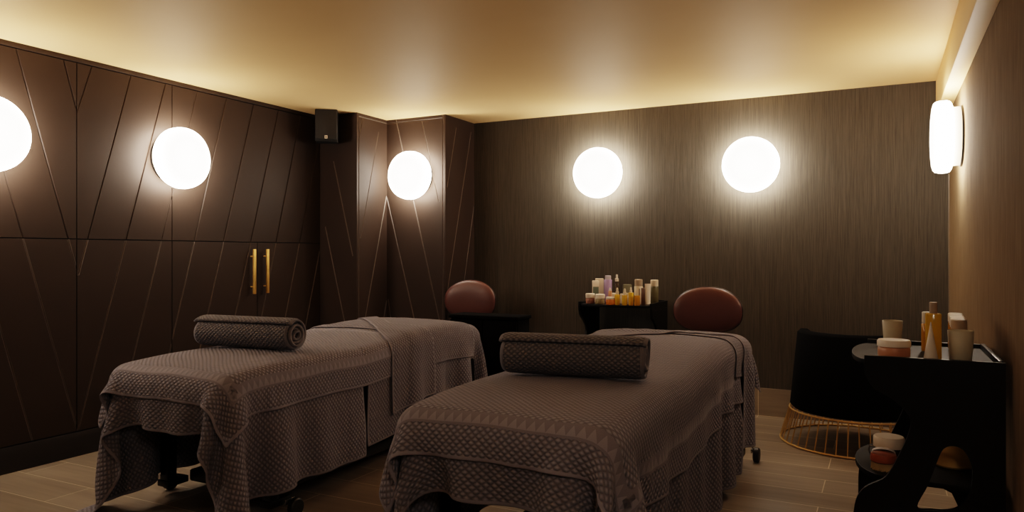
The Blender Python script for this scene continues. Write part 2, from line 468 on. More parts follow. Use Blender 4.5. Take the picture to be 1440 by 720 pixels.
# ------------------------------------------------------------------ round wall lamps
def make_lamp(label):
    # axis along local +X out of the wall
    t = thing('wall_lamp', label, 'lamp', group='round opal wall lamps')
    R = Matrix.Rotation(PI/2, 4, 'Y')
    latheobj('backplate', [(.0, .0005), (.172, .0005), (.172, .010), (.0, .010)], M['black'], t, 48, R)
    latheobj('neck', [(.0, .0101), (.166, .0101), (.166, .046), (.0, .046)], M['neck'], t, 48, R)
    R_ = .205
    prof = [(0, .0462), (.150, .0462), (.172, .048), (.190, .053), (.200, .061), (R_, .074), (R_+.001, .095), (R_-.001, .118),
            (.200, .132), (.190, .142), (.170, .148), (.13, .1525), (.08, .155), (.0, .156)]
    latheobj('glass_diffuser', prof, M['lamp'], t, 64, R, angle=70)
    return t
lamps = [('left wall lamp cut off by left edge of the photo', (XL+.001, 2.312, 1.88), 0),
         ('round glowing lamp on the grooved left cabinet doors, above the gold handles', (XL+.001, 3.495, 1.878), 0),
         ('round glowing lamp on the narrow corner column face', None, -PI/2),
         ('round glowing lamp on back wall above the trolley of bottles', None, -PI/2),
         ('round glowing lamp on back wall above the right brown stool', None, -PI/2),
         ('glowing lamp seen edge on, on right wall under the beam', (XR-.001, 4.86, 1.885), PI)]
pl = on_x(-16, 187, XL+.10); lamps[0] = (lamps[0][0], (XL+.001, pl.y, pl.z), 0)
pl = on_x(257, 222.5, XL+.10); lamps[1] = (lamps[1][0], (XL+.001, pl.y, pl.z), 0)
pl = on_y(575.5, 246.5, Y2-.1); lamps[2] = (lamps[2][0], (pl.x, Y2-.001, pl.z), -PI/2)
pl = on_y(840.5, 243, YB-.09); lamps[3] = (lamps[3][0], (pl.x, YB-.001, pl.z), -PI/2)
pl = on_y(1055.5, 231.5, YB-.09); lamps[4] = (lamps[4][0], (pl.x, YB-.001, pl.z), -PI/2)
l0 = None
for lb, loc, rz in lamps:
    if l0 is None: l0 = make_lamp(lb); l0.location = loc; l0.rotation_euler = (0, 0, rz)
    else: dup(l0, loc, rz, lb)
dup(l0, (XL+.001, 1.13, 1.88), 0, 'round lamp on left cabinets beyond the left edge of the view')
dup(l0, (XR-.001, .2, 1.885), PI, 'added fill lamp, round, on right wall beside the camera, out of view')  # extra unseen lamp, added to brighten the near end of the room

# ------------------------------------------------------------------ speaker
spc = on_y(458.5, 175.5, 4.66)
sp = thing('speaker', 'small black wall speaker up in the left corner under the ceiling', 'speaker', (spc.x, 4.66, spc.z), -YAW*0-.20+.0)
sp.rotation_euler = (math.radians(0), 0, math.radians(37))
w, hgt, dp = .178, .265, .15
bm = bmesh.new(); box(bm, (-w/2, .012, -hgt/2), (w/2, dp, hgt/2), .006); from_bm('housing', bm, M['speaker'], sp)
bm = bmesh.new(); box(bm, (-w/2+.004, 0, -hgt/2+.018), (w/2-.004, .0118, hgt/2-.004), .005); from_bm('grille', bm, M['grille'], sp)
lg = boxobj('emblem', (-.011, -.0015, -hgt/2+.021), (.011, -.0002, -hgt/2+.046), M['white'], sp, .001); lg['label'] = 'small pale square emblem'
boxobj('emblem_mark', (-.005, -.0022, -hgt/2+.026), (.004, -.0014, -hgt/2+.040), M['ink'], lg, .0005)
bm = bmesh.new(); box(bm, (-.045, dp+.0003, -.07), (.045, dp+.05, .07), .004); br = from_bm('bracket', bm, M['black'], sp)
tubeobj('bracket_arm', [(0, dp+.05, 0), (-.02, dp+.12, 0), (-.05, dp+.15, 0)], .014, M['black'], br)

# ------------------------------------------------------------------ massage tables
BZ = .70
def make_table(label, x0, x1, y0, y1):
    cx, cy = (x0+x1)/2, (y0+y1)/2; hx, hy = (x1-x0)/2, (y1-y0)/2
    t = thing('massage_table', label, 'massage table', (cx, cy, 0))
    bm = bmesh.new(); box(bm, (-hx+.012, -hy+.012, BZ-.125), (hx-.012, hy-.012, BZ-.015))
    es = list(bm.edges); bmesh.ops.bevel(bm, geom=es, offset=.045, segments=4, affect='EDGES')
    from_bm('mattress', bm, M['black_vinyl'], t)
    bm = bmesh.new(); box(bm, (-hx+.06, -hy+.08, BZ-.19), (hx-.06, hy-.08, BZ-.1255), .008); from_bm('frame', bm, M['black'], t)
    bm = bmesh.new(); box(bm, (-.20, -.42, .131), (.20, .42, BZ-.191), .02); from_bm('lift_column', bm, M['black'], t)
    bm = bmesh.new()
    box(bm, (-.27, -hy+.36, .07), (.27, hy-.36, .13), .01); from_bm('base', bm, M['black'], t)
    for sx in (-1, 1):
        for sy in (-1, 1):
            px, py = sx*.345, sy*(hy-.10) if sy > 0 else -hy+.30
            bm = bmesh.new(); box(bm, (px-.028, py-.028, .085), (px+.028, py+.028, BZ-.191), .006); from_bm('leg', bm, M['black'], t)
            bm = bmesh.new(); box(bm, (px-.05, min(py, sy*(hy-.37))-.028*1, .0505+.0), (px+.028, max(py, sy*(hy-.37))+.028, .0845), .006); from_bm('foot', bm, M['black'], t)
            c = latheobj('caster', [(0, -.017), (.036, -.017), (.042, -.011), (.042, .011), (.036, .017), (0, .017)], M['black_vinyl'], t, 20,
                         Matrix.Translation((px+sx*.082, py+.075, .0425)) @ Matrix.Rotation(PI/2, 4, 'Y'))
            bm = bmesh.new(); box(bm, (px+sx*.082-.026, py+.03, .06), (px+sx*.082-.019, py+.09, .0849), .001); from_bm('fork', bm, M['chrome'], c)
    return t
LB = dict(x0=-3.26, x1=-2.48, y0=2.21, y1=4.42)
RB = dict(x0=-1.49, x1=-.71, y0=2.04, y1=4.50)
make_table('black massage bed on left, under the further set of draped towels', **LB)
make_table('black massage bed at centre, nearest the camera, under draped towels', **RB)

# ---- draped cloth: position based simulation over the padded bed
def bed_crown(b, x, y):
    cx, hx = (b['x0']+b['x1'])/2, (b['x1']-b['x0'])/2
    s = np.clip((y-(b['y0']+.9))/.8, 0, 1); s = s*s*(3-2*s)
    e = np.clip((b['y1']-y)/.35, 0, 1)
    f = np.clip((y-b['y0'])/.45, 0, 1); f = f*(2-f)
    wr = 0
    for a_, b_, c_, g_ in ((.12, .5, .022, .007), (-.2, -.35, .03, .006), (.26, .2, .018, .005), (-.05, .9, .025, .005)):
        wr = wr+g_*np.exp(-((x-cx-a_-b_*.12*np.sin(2.1*(y-b['y0'])+a_*9))/c_)**2)*np.clip(np.sin(1.3*(y-b['y0'])+b_*5), 0, 1)
    return wr+.016*(1-np.clip(((x-cx)/hx), -1, 1)**2)*f + .050*s*np.sqrt(e) - .02*(1-f)
def bed_push(b, P, off, r=.06):
    c = np.array([(b['x0']+b['x1'])/2, (b['y0']+b['y1'])/2, BZ-.075]); h = np.array([(b['x1']-b['x0'])/2, (b['y1']-b['y0'])/2, .075])
    Q = P-c; Q[:, 2] -= bed_crown(b, P[:, 0], P[:, 1])
    q = np.abs(Q)-(h-r); sg = np.where(Q >= 0, 1., -1.)
    qm = np.maximum(q, 0); ln = np.linalg.norm(qm, axis=1)
    inside = np.minimum(q.max(axis=1), 0); d = ln+inside-r
    hit = d < off
    nrm = np.where(ln[:, None] > 1e-9, qm/np.maximum(ln, 1e-9)[:, None], 0)
    k = q.argmax(axis=1); low = ln <= 1e-9
    nrm[low] = 0; nrm[low, k[low]] = 1
    nrm = nrm*sg
    return hit, nrm, off-d
def drape(name, label, bed, near, far, xa, xb, mat, layers=(), step=.022, steps=260, lift=.01, seed=0, cat='towel', iters=5, group=None, full=.05):
    nx = int((xb-xa)/step)+1
    xs = np.linspace(xa, xb, nx)
    n0 = np.array([near(x) for x in xs]); f0 = np.array([far(x) for x in xs])
    ny = int((f0-n0).max()/step)+1
    ts = np.linspace(0, 1, ny)
    X = np.repeat(xs[:, None], ny, 1); Y = n0[:, None]+(f0-n0)[:, None]*ts[None]
    rng = np.random.RandomState(seed)
    rest = np.stack([X, Y, np.zeros_like(X)], -1)
    P = rest.copy(); P[..., 2] = BZ+.06+lift + .004*rng.randn(nx, ny)
    # broad random undulation so folds start irregularly
    ph = rng.rand(6)*6
    P[..., 2] += .012*np.sin(X*9+ph[0])*np.sin(Y*8+ph[1])
    P[..., 0] += .004*np.sin(Y*13+ph[2]); P[..., 1] += .004*np.sin(X*15+ph[3])
    # hanging parts are a little fuller than the edge they hang from, so they fall in folds
    hx = np.maximum(np.maximum(bed['x0']-X, X-bed['x1']), 0); hy_ = np.maximum(np.maximum(bed['y0']-Y, Y-bed['y1']), 0)
    uv0 = rest.copy(); ym, xm = (Y.min()+Y.max())/2, (X.min()+X.max())/2
    rest[..., 1] += full*np.minimum(hx/.3, 1.2)*(Y-ym); rest[..., 0] += full*np.minimum(hy_/.3, 1.)*(X-xm)*np.where(hx > 0, .3, 1)
    cons = []
    def add(sa, sb, k): cons.append((sa, sb, np.linalg.norm(rest[sa]-rest[sb], axis=-1), k))
    for o in (0, 1):
        na = len(range(o, nx-1, 2)); nb = len(range(o, ny-1, 2))
        add((slice(o, o+2*na, 2), slice(None)), (slice(o+1, o+1+2*na, 2), slice(None)), 1.)
        add((slice(None), slice(o, o+2*nb, 2)), (slice(None), slice(o+1, o+1+2*nb, 2)), 1.)
        add((slice(o, o+2*na, 2), slice(0, ny-1)), (slice(o+1, o+1+2*na, 2), slice(1, ny)), .35)
        add((slice(o, o+2*na, 2), slice(1, ny)), (slice(o+1, o+1+2*na, 2), slice(0, ny-1)), .35)
    for o in range(4):
        idx = np.arange(o, nx-4, 8); idy = np.arange(o, ny-4, 8)
        for oo in (0, 4):
            ix = np.arange(o+oo, nx-4, 8); iy = np.arange(o+oo, ny-4, 8)
            if len(ix): cons.append(((ix,), (ix+4,), np.linalg.norm(rest[ix]-rest[ix+4], axis=-1), .10))
            if len(iy): cons.append(((slice(None), iy), (slice(None), iy+4), np.linalg.norm(rest[:, iy]-rest[:, iy+4], axis=-1), .10))
    ins = .035
    pin = (X > bed['x0']+ins) & (X < bed['x1']-ins) & (Y > bed['y0']+ins) & (Y < bed['y1']-ins)
    pxy = P[pin][:, :2].copy()
    V = np.zeros_like(P); dt = 1/90.
    trees = [l['bvh'] for l in layers]
    for s in range(steps):
        V[..., 2] -= 9.8*dt; V *= .965
        prev = P.copy(); P = P+V*dt
        for it in range(iters):
            for sa, sb, L, k in cons:
                d = P[sb]-P[sa]; ln = np.linalg.norm(d, axis=-1)
                c = d*((ln-L)/np.maximum(ln, 1e-9)*.5*k)[..., None]
                P[sa] += c; P[sb] -= c
            P[pin, :2] = pxy
            if it % 2 == 0:
                F = P.reshape(-1, 3); hit, n, dep = bed_push(bed, F.copy(), .006)
                F[hit] += n[hit]*dep[hit][:, None]
        F = P.reshape(-1, 3); G = prev.reshape(-1, 3)
        hit, n, dep = bed_push(bed, F.copy(), .006)
        F[hit] += n[hit]*dep[hit][:, None]
        fr = hit.copy()
        if trees and (s % 2 == 0 or s > steps-12):
            for bv in trees:
                for i in range(len(F)):
                    p = Vector(F[i]); q, nn, fi, ds = bv.find_nearest(p, .045)
                    if q is None: continue
                    dd = (p-q).dot(nn)
                    if dd < .009 and ds < .045:
                        if ds > .02 and abs(dd) < ds*.5: continue
                        F[i] += np.array(nn)*(.009-dd); fr[i] = True
        F[:, 2] = np.maximum(F[:, 2], .012)
        tang = (F-G); tang[~fr] = 0
        F[fr] -= tang[fr]*np.array([.75, .75, 0.])
        V = (P-prev)/dt
        sp_ = np.linalg.norm(V, axis=-1, keepdims=True); V *= np.minimum(1, 3./np.maximum(sp_, 1e-6))
    # mesh
    idx = np.arange(nx*ny).reshape(nx, ny)
    quads = np.stack([idx[:-1, :-1], idx[1:, :-1], idx[1:, 1:], idx[:-1, 1:]], -1).reshape(-1, 4)
    verts = [tuple(map(float, v)) for v in P.reshape(-1, 3)]
    me = bpy.data.meshes.new(name); me.from_pydata(verts, [], [tuple(map(int, q)) for q in quads]); me.update()
    uvl = me.uv_layers.new(name='UVMap')
    lv = np.empty(len(me.loops), dtype=np.int32); me.loops.foreach_get('vertex_index', lv)
    uvs = uv0.reshape(-1, 3)[lv][:, :2]; uvl.data.foreach_set('uv', uvs.astype(np.float32).ravel())
    dx = np.minimum(X-xa, xb-X); dy = np.minimum(Y-n0[:, None], f0[:, None]-Y)
    edge = np.minimum(dx, dy); along = np.where(dx < dy, Y, X)
    for nm, arr in (('edge', edge), ('along', along)):
        at = me.attributes.new(nm, 'FLOAT', 'POINT'); at.data.foreach_set('value', arr.astype(np.float32).ravel())
    o = link(name, me, mat, None, True, 180)
    md = o.modifiers.new('thickness', 'SOLIDIFY'); md.thickness = .007; md.offset = 0
    md = o.modifiers.new('smooth', 'SUBSURF'); md.levels = 1; md.render_levels = 1
    tag(o, label, cat, group)
    o_ = {'bvh': BVHTree.FromPolygons(verts, [tuple(map(int, q)) for q in quads]), 'obj': o}
    return o_
K = lambda v: (lambda x: v)
# left bed
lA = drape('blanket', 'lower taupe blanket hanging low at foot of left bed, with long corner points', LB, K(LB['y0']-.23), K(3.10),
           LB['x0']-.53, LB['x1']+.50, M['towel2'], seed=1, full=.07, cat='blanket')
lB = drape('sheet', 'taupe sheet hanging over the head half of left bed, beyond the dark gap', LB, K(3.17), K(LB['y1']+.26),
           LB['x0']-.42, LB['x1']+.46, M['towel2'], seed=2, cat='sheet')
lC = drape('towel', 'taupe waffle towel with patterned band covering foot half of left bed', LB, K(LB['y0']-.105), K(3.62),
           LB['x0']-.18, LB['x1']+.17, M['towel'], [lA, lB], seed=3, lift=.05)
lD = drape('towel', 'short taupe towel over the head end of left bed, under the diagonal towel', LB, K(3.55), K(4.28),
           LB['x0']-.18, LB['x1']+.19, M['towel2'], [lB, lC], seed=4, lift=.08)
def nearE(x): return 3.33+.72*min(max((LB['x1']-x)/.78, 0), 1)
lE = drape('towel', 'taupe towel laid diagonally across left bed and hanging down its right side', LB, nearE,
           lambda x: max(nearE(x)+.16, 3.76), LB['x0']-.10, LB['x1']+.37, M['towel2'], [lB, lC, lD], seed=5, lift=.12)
# centre bed
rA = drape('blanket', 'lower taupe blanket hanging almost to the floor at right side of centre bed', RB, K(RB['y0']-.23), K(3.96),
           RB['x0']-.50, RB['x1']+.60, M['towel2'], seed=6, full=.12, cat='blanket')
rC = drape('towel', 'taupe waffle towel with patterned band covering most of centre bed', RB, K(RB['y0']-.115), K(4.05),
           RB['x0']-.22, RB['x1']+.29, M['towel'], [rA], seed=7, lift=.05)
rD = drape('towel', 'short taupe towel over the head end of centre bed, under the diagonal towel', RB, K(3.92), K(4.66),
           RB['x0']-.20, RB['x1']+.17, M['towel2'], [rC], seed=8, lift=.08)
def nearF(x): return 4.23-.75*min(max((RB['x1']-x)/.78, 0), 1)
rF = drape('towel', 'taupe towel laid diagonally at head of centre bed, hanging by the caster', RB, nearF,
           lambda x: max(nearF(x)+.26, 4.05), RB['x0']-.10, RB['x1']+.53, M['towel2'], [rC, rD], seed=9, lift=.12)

# ------------------------------------------------------------------ rolled towels
def make_roll(label, L, R, loc, rz, seed):
    """towel rolled into a spiral, axis along local X, resting on z=0"""
    rng = random.Random(seed)
    turns = 4.2; n = 170; m = 44
    verts = []; faces = []
    r0 = .016
    for i in range(n+1):
        f = i/n; a = f*turns*2*PI + 1.1
        r = r0+(R-.007-r0)*f
        for j in range(m+1):
            x = (j/m-.5)*L
            e = min(j, m-j)/m*L
            shrink = 1-.10*math.exp(-e/.010)*(f**3) - .02*math.exp(-e/.04)
            wob = (.010*math.sin(3.1*f*turns+seed)+.006*math.sin(7*f*turns+2*seed))*(2*j/m-1)
            rr = r*shrink*(1+.018*math.sin(2*a+seed)+.012*math.sin(3*a+x*6))
            y, z = rr*math.cos(a), rr*math.sin(a)
            z = max(z, -R*.86) if z < 0 else z
            verts.append((x+wob, y, z+R*.90))
    for i in range(n):
        for j in range(m):
            k = i*(m+1)+j; faces.append((k, k+1, k+m+2, k+m+1))
    me = bpy.data.meshes.new('rolled_towel'); me.from_pydata(verts, [], faces); me.update()
    uvl = me.uv_layers.new(name='UVMap')
    arc = [0]
    for i in range(1, n+1):
        f = i/n; arc.append(arc[-1]+(r0+(R-r0)*f)*turns*2*PI/n)
    for lp in me.loops:
        i, j = divmod(lp.vertex_index, m+1); uvl.data[lp.index].uv = (j/m*L, arc[i])
    ea = me.attributes.new('edge', 'FLOAT', 'POINT'); al = me.attributes.new('along', 'FLOAT', 'POINT')
    for k in range(len(verts)):
        i, j = divmod(k, m+1); ea.data[k].value = min(j, m-j)/m*L; al.data[k].value = arc[i]
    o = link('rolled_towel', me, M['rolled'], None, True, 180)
    md = o.modifiers.new('thickness', 'SOLIDIFY'); md.thickness = .0105; md.offset = 0
    o.location = loc; o.rotation_euler = (0, 0, rz)
    tag(o, label, 'towel'); return o
def top_z(layers, x, y):
    z = 0
    for l in layers:
        h = l['bvh'].ray_cast(Vector((x, y, 2)), Vector((0, 0, -1)))
        if h[0] is not None: z = max(z, h[0].z)
    return z
ra, rb = on_z(292, 488, .715), on_z(428, 496, .715)
c = (ra+rb)/2; R1 = .090
c.x += .03; c.y -= .15
make_roll('rolled dark taupe towel lying across the left bed', (rb-ra).length-.03, R1, (c.x, c.y+.08, top_z([lA, lC], c.x, c.y+.08)+.002), math.atan2(rb.y-ra.y, rb.x-ra.x), 1)
ra, rb = on_z(722, 526, .715), on_z(908, 536, .715)
c = (ra+rb)/2; R2 = .092; c.x += .022; c.y -= .18
make_roll('rolled dark taupe towel lying across the centre bed, nearest the camera', (rb-ra).length+.01, R2, (c.x, c.y+.085, top_z([rA, rC], c.x, c.y+.085)+.002), math.atan2(rb.y-ra.y, rb.x-ra.x), 2)

# ------------------------------------------------------------------ stools with oval backs
def make_stool(label, loc, rz, w=.47, hgt=.31, zc=.83):
    t = thing('stool', label, 'stool', loc, rz)
    # base star
    latheobj('hub', [(0, .075), (.045, .075), (.045, .10), (.03, .14), (0, .14)], M['black'], t, 20)
    for k in range(5):
        a = 2*PI*k/5+.3; ca, sa = math.cos(a), math.sin(a)
        lg = tubeobj('leg', [(.04*ca, .04*sa, .09), (.13*ca, .13*sa, .085), (.215*ca, .215*sa, .072)], .016, M['black'], t)
        latheobj('caster', [(0, -.012), (.024, -.012), (.028, -.006), (.028, .006), (.024, .012), (0, .012)], M['black_vinyl'], lg, 16,
                 Matrix.Translation((.215*ca, .215*sa, .0285)) @ Matrix.Rotation(a, 4, 'Z') @ Matrix.Rotation(PI/2, 4, 'X'))
    latheobj('gas_column', [(0, .141), (.025, .141), (.025, .30), (.016, .30), (.016, .449), (0, .449)], M['black'], t, 20)
    latheobj('seat', [(0, .45), (.15, .45), (.178, .462), (.188, .485), (.178, .512), (.12, .528), (0, .532)], M['leather'], t, 40)
    # back support and oval backrest on +y side
    tubeobj('back_bar', [(0, .05, .44), (0, .22, .438), (0, .275, .47), (0, .285, .60), (0, .275, zc-.02)], .013, M['black'], t)
    bm = bmesh.new(); U, Vn = 48, 20; th = .05
    rings = []
    for i in range(U):
        a = 2*PI*i/U; ca, sa = math.cos(a), math.sin(a); e = 2/2.02
        ox = w/2*math.copysign(abs(ca)**e, ca); oz = hgt/2*math.copysign(abs(sa)**e, sa)
        if sa < 0:
            e2 = 2/2.6; ox = w/2*math.copysign(abs(ca)**e2, ca); oz = hgt/2*-abs(sa)**e2
        rings.append((ox, oz))
    prof = [(1-.0, 0)] 
    layers_ = []
    for k in range(Vn+1):
        b = -PI/2+PI*k/Vn; s = math.cos(b)**.62 if math.cos(b) > 1e-6 else 0; y = th*math.sin(b)
        layers_.append((s, y))
    vv = []
    for s, y in layers_:
        if s < .01: vv.append([bm.verts.new((0, .24+y, zc))]); continue
        vv.append([bm.verts.new((ox*s, .24+y-.10*(ox*s)**2/(w*w/4)*.35, zc+oz*s)) for ox, oz in rings])
    for a, b in zip(vv, vv[1:]):
        for i in range(U):
            j = (i+1) % U
            if len(a) == 1: bm.faces.new((a[0], b[i], b[j]))
            elif len(b) == 1: bm.faces.new((a[i], a[j], b[0]))
            else: bm.faces.new((a[i], a[j], b[j], b[i]))
    bk = from_bm('backrest', bm, M['leather'], t, True, 180)
    pts = [(ox*1.004, .24-.10*(ox)**2/(w*w/4)*.35, zc+oz*1.004) for ox, oz in rings]
    tubeobj('piping', pts, .004, M['leather_edge'], bk, 6, True)
    return t
s1 = on_y(993.5, 436, 5.16)
make_stool('brown leather stool with oval back behind head of centre bed', (s1.x, 5.16-.24+.24, 0), 0, zc=s1.z+.0, w=.475, hgt=.315)
for o in [x for x in bpy.data.objects if x.name.startswith('stool')]: o.location.y = 5.16-.24+.06
s2 = on_y(668, 421, 5.34)
st2 = make_stool('brown leather stool with oval back near the dark corner behind left bed', (s2.x, 5.34-.24, 0), math.radians(8), w=.455, hgt=.325, zc=s2.z)

# ------------------------------------------------------------------ trolleys
def arc_poly(x_front, x_back, hy, bulge, n=18):
    pts = []
    for i in range(n+1):
        a = -PI/2+PI*i/n
        pts.append((x_front-bulge*math.cos(a), -hy*math.sin(a)*1.0))
    pts.append((x_back, -hy)); pts = [(x_back, hy)] + pts
    return pts
def make_trolley(label, loc, rz, scale=1):
    t = thing('trolley', label, 'trolley', loc, rz); t.scale = (scale,)*3
    hy = .285; TZ = .83
    outer_l = [(-.215, .846), (-.217, .80), (-.19, .735), (-.12, .69), (-.072, .64), (-.068, .59), (-.10, .50), (-.145, .41), (-.215, .36), (-.248, .29),
               (-.252, .15), (-.245, .0)]
    outer_l = open_smooth(outer_l)
    outer = [(.22, .846)] + outer_l + [(-.17, 0), (-.165, .12), (-.12, .22), (.0, .265), (.10, .22), (.145, .12), (.15, 0), (.22, 0)]
    hole = [(-.045, .315), (-.01, .40), (.022, .50), (.04, .535), (.07, .545), (.10, .53), (.121, .48), (.121, .42), (.11, .375), (.082, .335), (.05, .318), (0, .312)]
    rot = Matrix(((1, 0, 0, 0), (0, 0, -1, 0), (0, 1, 0, 0), (0, 0, 0, 1)))
    for s in (-1, 1):
        mt = Matrix.Translation((0, s*hy, 0)) @ rot
        p = plate('side_panel', [outer, smooth_poly(hole, 4)], .018, M['black'], t, mt)
        for bx_, bz_ in ((-.12, .79), (.02, .79), (.17, .79), (-.10, .32), (.17, .36)):
            latheobj('bolt', [(0, 0), (.0055, 0), (.004, .003), (0, .0035)], M['black'], p, 12,
                     Matrix.Translation((bx_, s*(hy+.0091), bz_)) @ Matrix.Rotation(-s*PI/2, 4, 'X'))
    e = hy-.0105
    top = arc_poly(-.205, .20, e, .062)
    plate('tray', [top], .018, M['black_satin'], t, Matrix.Translation((0, 0, TZ-.009)))
    bm = bmesh.new(); box(bm, (.201, -e, TZ-.05), (.217, e, TZ+.020), .003); from_bm('back_rail', bm, M['black'], t)
    shelf = arc_poly(-.13, .20, e, .125)
    plate('shelf', [shelf], .018, M['black_satin'], t, Matrix.Translation((0, 0, .395)))
    return t
TR = (.145, 3.285)
make_trolley('black trolley with cut-out side panels at right, holding tumblers and oil bottles', (TR[0], TR[1], 0), 0)
make_trolley('black trolley against back wall crowded with small bottles', (-1.84, 5.545, 0), PI/2)
cxa, cxb, ctz = on_y(630, 446, 4.60), on_y(728, 446, 4.60), on_y(680, 444, 4.60).z
cb = thing('bedside_cabinet', 'low plain black cabinet in the dark corner, below the left brown stool', 'cabinet', ((cxa.x+cxb.x)/2, 4.755, 0))
chw = (cxb.x-cxa.x)/2
bm = bmesh.new(); box(bm, (-chw+.01, -.13, .05), (chw-.01, .06, ctz-.025), .006); from_bm('carcass', bm, M['black_matt'], cb)
bm = bmesh.new(); box(bm, (-chw, -.155, ctz-.0245), (chw, .07, ctz), .006); from_bm('top', bm, M['black_matt'], cb)
for sx in (-1, 1):
    bm = bmesh.new(); box(bm, (min(sx*.003, sx*(chw-.015)), -.150, .06), (max(sx*.003, sx*(chw-.015)), -.1305, ctz-.035), .003); d_ = from_bm('door', bm, M['black_matt'], cb)
    latheobj('knob', [(0, 0), (.006, 0), (.006, .012), (.012, .018), (.010, .024), (0, .026)], M['black'], d_, 16, Matrix.Translation((sx*.03, -.1505, .40)) @ Matrix.Rotation(PI/2, 4, 'X'))
bm = bmesh.new(); box(bm, (-.26, -.10, 0), (.26, .05, .0495), .003); from_bm('plinth', bm, M['black_matt'], cb)

# ------------------------------------------------------------------ tub chair with gold wire base
ch = thing('tub_chair', 'black tub chair on a gold wire cage base in the right corner', 'chair', (-.175, 5.235, 0), math.radians(62))
RO = .425
def tub(name, mat, open_ang, ro, ri, z0, z1, flare):
    bm = bmesh.new(); n = 56; rings = []
    a0, a1 = open_ang, 2*PI-open_ang
    for i in range(n+1):
        a = a0+(a1-a0)*i/n; e = min(i, n-i)/n
        dz = -.26*max(0, 1-e/.26)**2
        sec = [(ri, z0), (ri, z1+dz-.02), (ri+.02, z1+dz), (ro-.02+flare*0, z1+dz), (ro, z1+dz-.02), (ro+flare, z0+.02), (ro+flare-.02, z0)]
        rings.append([bm.verts.new((r*math.cos(a), r*math.sin(a), z)) for r, z in sec])
    for A, B in zip(rings, rings[1:]):
        for k in range(len(A)):
            j = (k+1) % len(A); bm.faces.new((A[k], A[j], B[j], B[k]))
    bm.faces.new(rings[0][::-1]); bm.faces.new(rings[-1])
    return from_bm(name, bm, mat, ch, True, 50)
tub('shell', M['black_matt'], math.radians(52), .350, .275, .215, .722, .045)
latheobj('seat', [(0, .216), (.262, .216), (.262, .40), (.25, .43), (.22, .445), (0, .45)], M['black_matt'], ch, 48)
rt, rbm, zt, zb = .398, .455, .208, .008
tubeobj('top_ring', [(rt*math.cos(2*PI*i/72), rt*math.sin(2*PI*i/72), zt) for i in range(72)], .0055, M['brass'], ch, 8, True)
tubeobj('bottom_ring', [(rbm*math.cos(2*PI*i/72), rbm*math.sin(2*PI*i/72), zb) for i in range(72)], .0065, M['brass'], ch, 8, True)
for i in range(44):
    a = 2*PI*i/44
    tubeobj('wire', [(rbm*math.cos(a), rbm*math.sin(a), zb), (rt*math.cos(a), rt*math.sin(a), zt)], .0042, M['brass'], ch, 6)

# ------------------------------------------------------------------ bottles and jars
def body_prof(w, h, neck=None, rnd=.12, taper=0):
    r = w/2; b = min(rnd*w, h*.2)
    p = [(0, 0), (r*(1-taper)-b, 0), (r*(1-taper)-b*.3, b*.3), (r*(1-taper), b)]
    if neck is None: p += [(r, h-b*.6), (r-b*.25, h-b*.2), (r-b*.7, h), (0, h)]
    else: p += [(r, h-b*1.3), (r-b*.3, h-b*.5), (max(neck, r*.3), h), (0, h)]
    return p
def P_on(u, y, z): p = on_y(u, 400, y); return Vector((p.x, y, z))
def px_m(y, x): return (-SY*x+CY*y)/FPX      # metres per pixel at that point
def bottle(name, cat, label, pos, w, h, bmat, cap=None, kind='round', group=None, rz=0):
    """cap: (width, height, material)"""
    t = thing(name, label, cat, pos, rz, group)
    hb = h-(cap[1] if cap else 0)
    if kind == 'square':
        bm = bmesh.new(); box(bm, (-w/2, -w*.4, 0), (w/2, w*.4, hb), min(.004, w*.15)); from_bm('body', bm, bmat, t)
    elif kind == 'tube':
        bm = bmesh.new(); n = 24; rings = []
        for f in (0, .04, .5, .9, 1):
            ry = w/2*.75*(1-f*.95); rx = w/2*(.86+.14*f)
            rings.append([bm.verts.new((rx*math.cos(2*PI*i/n), ry*math.sin(2*PI*i/n), f*h)) for i in range(n)])
        for A, B in zip(rings, rings[1:]):
            for i in range(n): bm.faces.new((A[i], A[(i+1) % n], B[(i+1) % n], B[i]))
        bm.faces.new(rings[0][::-1]); bm.faces.new(rings[-1]); from_bm('body', bm, bmat, t)
        return t
    else:
        latheobj('body', body_prof(w, hb, neck=(cap[0]/2*.8 if cap else None) if kind == 'necked' else None), bmat, t, 28)
    if cap:
        cw, chh, cm = cap[:3]
        if len(cap) > 3 and cap[3] == 'dropper':
            p = [(0, hb), (cw/2, hb), (cw/2, hb+chh*.42), (cw*.36, hb+chh*.46), (cw*.34, hb+chh*.8), (cw*.2, hb+chh*.97), (0, hb+chh)]
        elif len(cap) > 3 and cap[3] == 'spray':
            p = [(0, hb), (cw/2, hb), (cw/2, hb+chh*.4), (cw*.3, hb+chh*.45), (cw*.28, hb+chh), (0, hb+chh)]
        else:
            b = min(cw*.06, chh*.2)
            p = [(0, hb), (cw/2, hb), (cw/2, hb+chh-b), (cw/2-b, hb+chh), (0, hb+chh)]
        latheobj('cap' if not (len(cap) > 3) else ('dropper' if cap[3] == 'dropper' else 'spray_pump'), p, cm, t, 28)
    return t
TZ2 = .83+.0005
def back_item(u, y, wpx, vtop, name, cat, label, bmat, cap=None, kind='round'):
    pos = P_on(u, y, TZ2); m = px_m(y, pos.x)
    h = (on_y(u, vtop, y).z-TZ2)
    cp = None if cap is None else (cap[0]*m, cap[1]*m, *cap[2:])
    t = bottle(name, cat, label, pos, wpx*m, h, bmat, cp, kind, 'toiletries on the back trolley', YAW)
    return t, m, h
back_item(830, 5.36, 12.5, 412.5, 'cream_jar', 'jar', 'dusty pink jar with white lid, leftmost on the back trolley', M['pink'], (13, 6, M['white']))
